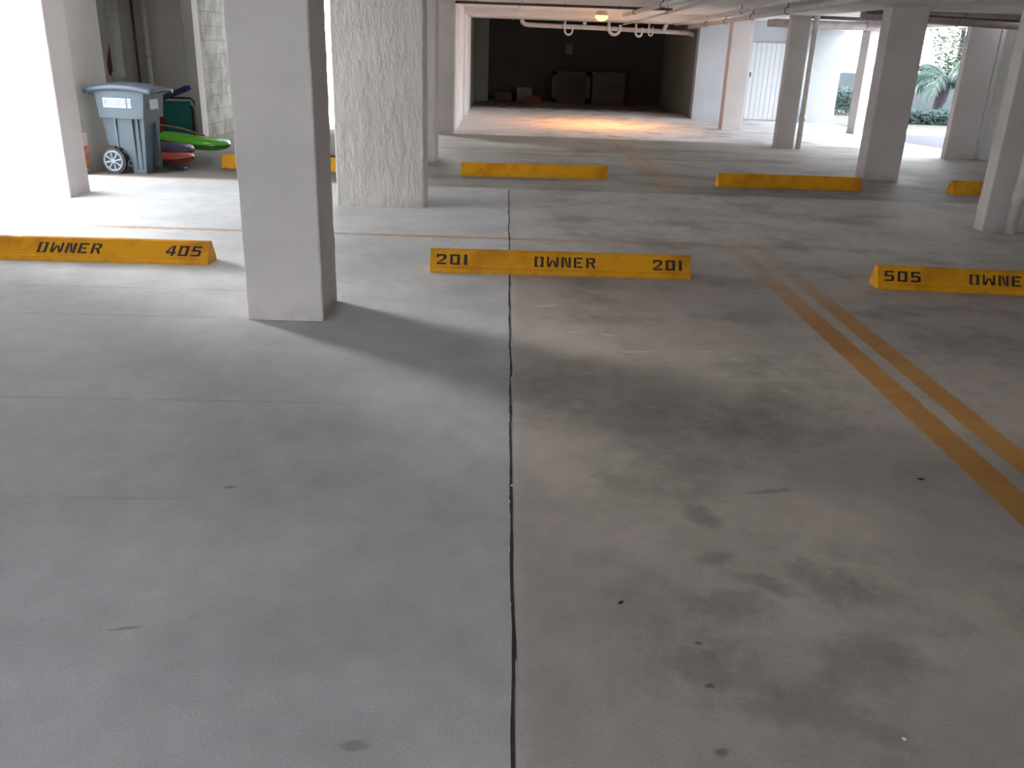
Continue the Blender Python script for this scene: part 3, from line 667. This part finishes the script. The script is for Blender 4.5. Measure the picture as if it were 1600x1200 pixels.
# leafy tree hanging into the right of the view
tr = empty('leafy_tree', (13.6, 27.9, 0)); tag(tr, 'pale green tree behind the palm at the right of the opening', 'tree')
bm = bmesh.new(); tube(bm, [(0, 0, -.02), (.05, 0, 1.2), (-.05, 0, 2.4)], [.14, .11, .06], 8); link('trunk', bm, 'trunk', tr)
bm = bmesh.new()
for i in range(2600):
    a = random.uniform(0, 2 * PI); rr = random.uniform(0, 1) ** .5; z = random.uniform(1.0, 3.4)
    R = 1.0 * math.sin(PI * min(.98, max(.05, (z - .8) / 2.8))) ** .6
    p = Vector((math.cos(a) * rr * R, math.sin(a) * rr * R, z)); u = Vector((random.gauss(0, 1), random.gauss(0, 1), random.gauss(0, 1))).normalized(); v = u.orthogonal().normalized(); s = random.uniform(.04, .09)
    bm.faces.new([bm.verts.new(p + q) for q in (u * s, v * s * .5, -u * s, -v * s * .5)])
link('foliage', bm, plain('pale_leaf', (0.045, 0.065, 0.035), .7, .3), tr)

# ------------------------------------------------------------------ bits on the floor
def leafbit(x, y, s, rz, label):
    bm = bmesh.new(); pts = [(-1, 0), (-.4, .45), (.3, .35), (1, .05), (.4, -.35), (-.4, -.3)]
    top = [bm.verts.new((a * s, b * s, .004 + .002 * math.sin(a * 3))) for a, b in pts]; bot = [bm.verts.new((a * s, b * s, .001)) for a, b in pts]
    bm.faces.new(top); bm.faces.new(bot[::-1])
    for i in range(6): bm.faces.new([bot[i], bot[(i + 1) % 6], top[(i + 1) % 6], top[i]])
    o = link('dead_leaf', bm, 'leaf'); o.location = (x, y, 0); o.rotation_euler.z = rz; tag(o, label, 'leaf')
leafbit(1.65, 3.00, .014, -.3, 'dark dead leaf on the floor just left of the yellow stripes')
leafbit(0.38, 2.15, .011, .5, 'dark dead leaf fragment right of the floor joint near the camera')
def chip(x, y, s, label):
    bm = bmesh.new(); bmesh.ops.create_icosphere(bm, subdivisions=2, radius=s)
    for v in bm.verts: v.co *= 1 + .25 * noise.noise(v.co * 90); v.co.z = v.co.z * .45 + s * .40
    o = link('white_chip', bm, 'pebble'); o.location = (x, y, 0); tag(o, label, 'chip')
chip(1.40, 8.10, .022, 'white chip on the floor behind the 201 wheel stop')
chip(1.0, 1.63, .006, 'tiny white chip on the floor at the bottom right')
chip(0.062, 2.86, .006, 'tiny white chip lying on the floor joint')

# ------------------------------------------------------------------ light, world, camera
w = bpy.data.worlds.new('World'); bpy.context.scene.world = w; w.use_nodes = True
bg = w.node_tree.nodes['Background']; bg.inputs[0].default_value = (0.885, 0.935, 1.0, 1); bg.inputs[1].default_value = 12.0
sd = bpy.data.lights.new('hazy_sun', 'SUN'); sd.energy = 7.0; sd.angle = math.radians(17); sd.color = (1.0, .97, .94)
so = bpy.data.objects.new('hazy_sun', sd); C.objects.link(so); so.location = (-8, 12, 5)
so.rotation_euler = Vector((.82, -.575, -.28)).to_track_quat('-Z', 'Y').to_euler()

cam = bpy.data.cameras.new('camera'); co = bpy.data.objects.new('camera', cam); C.objects.link(co)
R = ((0.9994672105896556, 0.028289594588733966, 0.01627862998345981),
     (-0.00478939308757183, -0.366233503242548, 0.9305106570139556),
     (0.03228554893425295, -0.9300928555476038, -0.36590288792153347))
mw = Matrix.Identity(4)
for i in range(3): mw[i][0] = R[i][0]; mw[i][1] = -R[i][1]; mw[i][2] = -R[i][2]
mw[0][3], mw[1][3], mw[2][3] = 0, 0, 1.53
co.matrix_world = mw
cam.sensor_width = 36; cam.lens = 1360 / 1600 * 36; cam.clip_start = .05; cam.clip_end = 200
sc = bpy.context.scene; sc.camera = co
sc.view_settings.view_transform = 'Standard'; sc.view_settings.look = 'None'; sc.view_settings.gamma = 1; sc.view_settings.exposure = 0.0
sc.view_settings.use_curve_mapping = False
sc.cycles.use_denoising = True
sc.cycles.max_bounces = 14; sc.cycles.diffuse_bounces = 10; sc.cycles.sample_clamp_indirect = 8
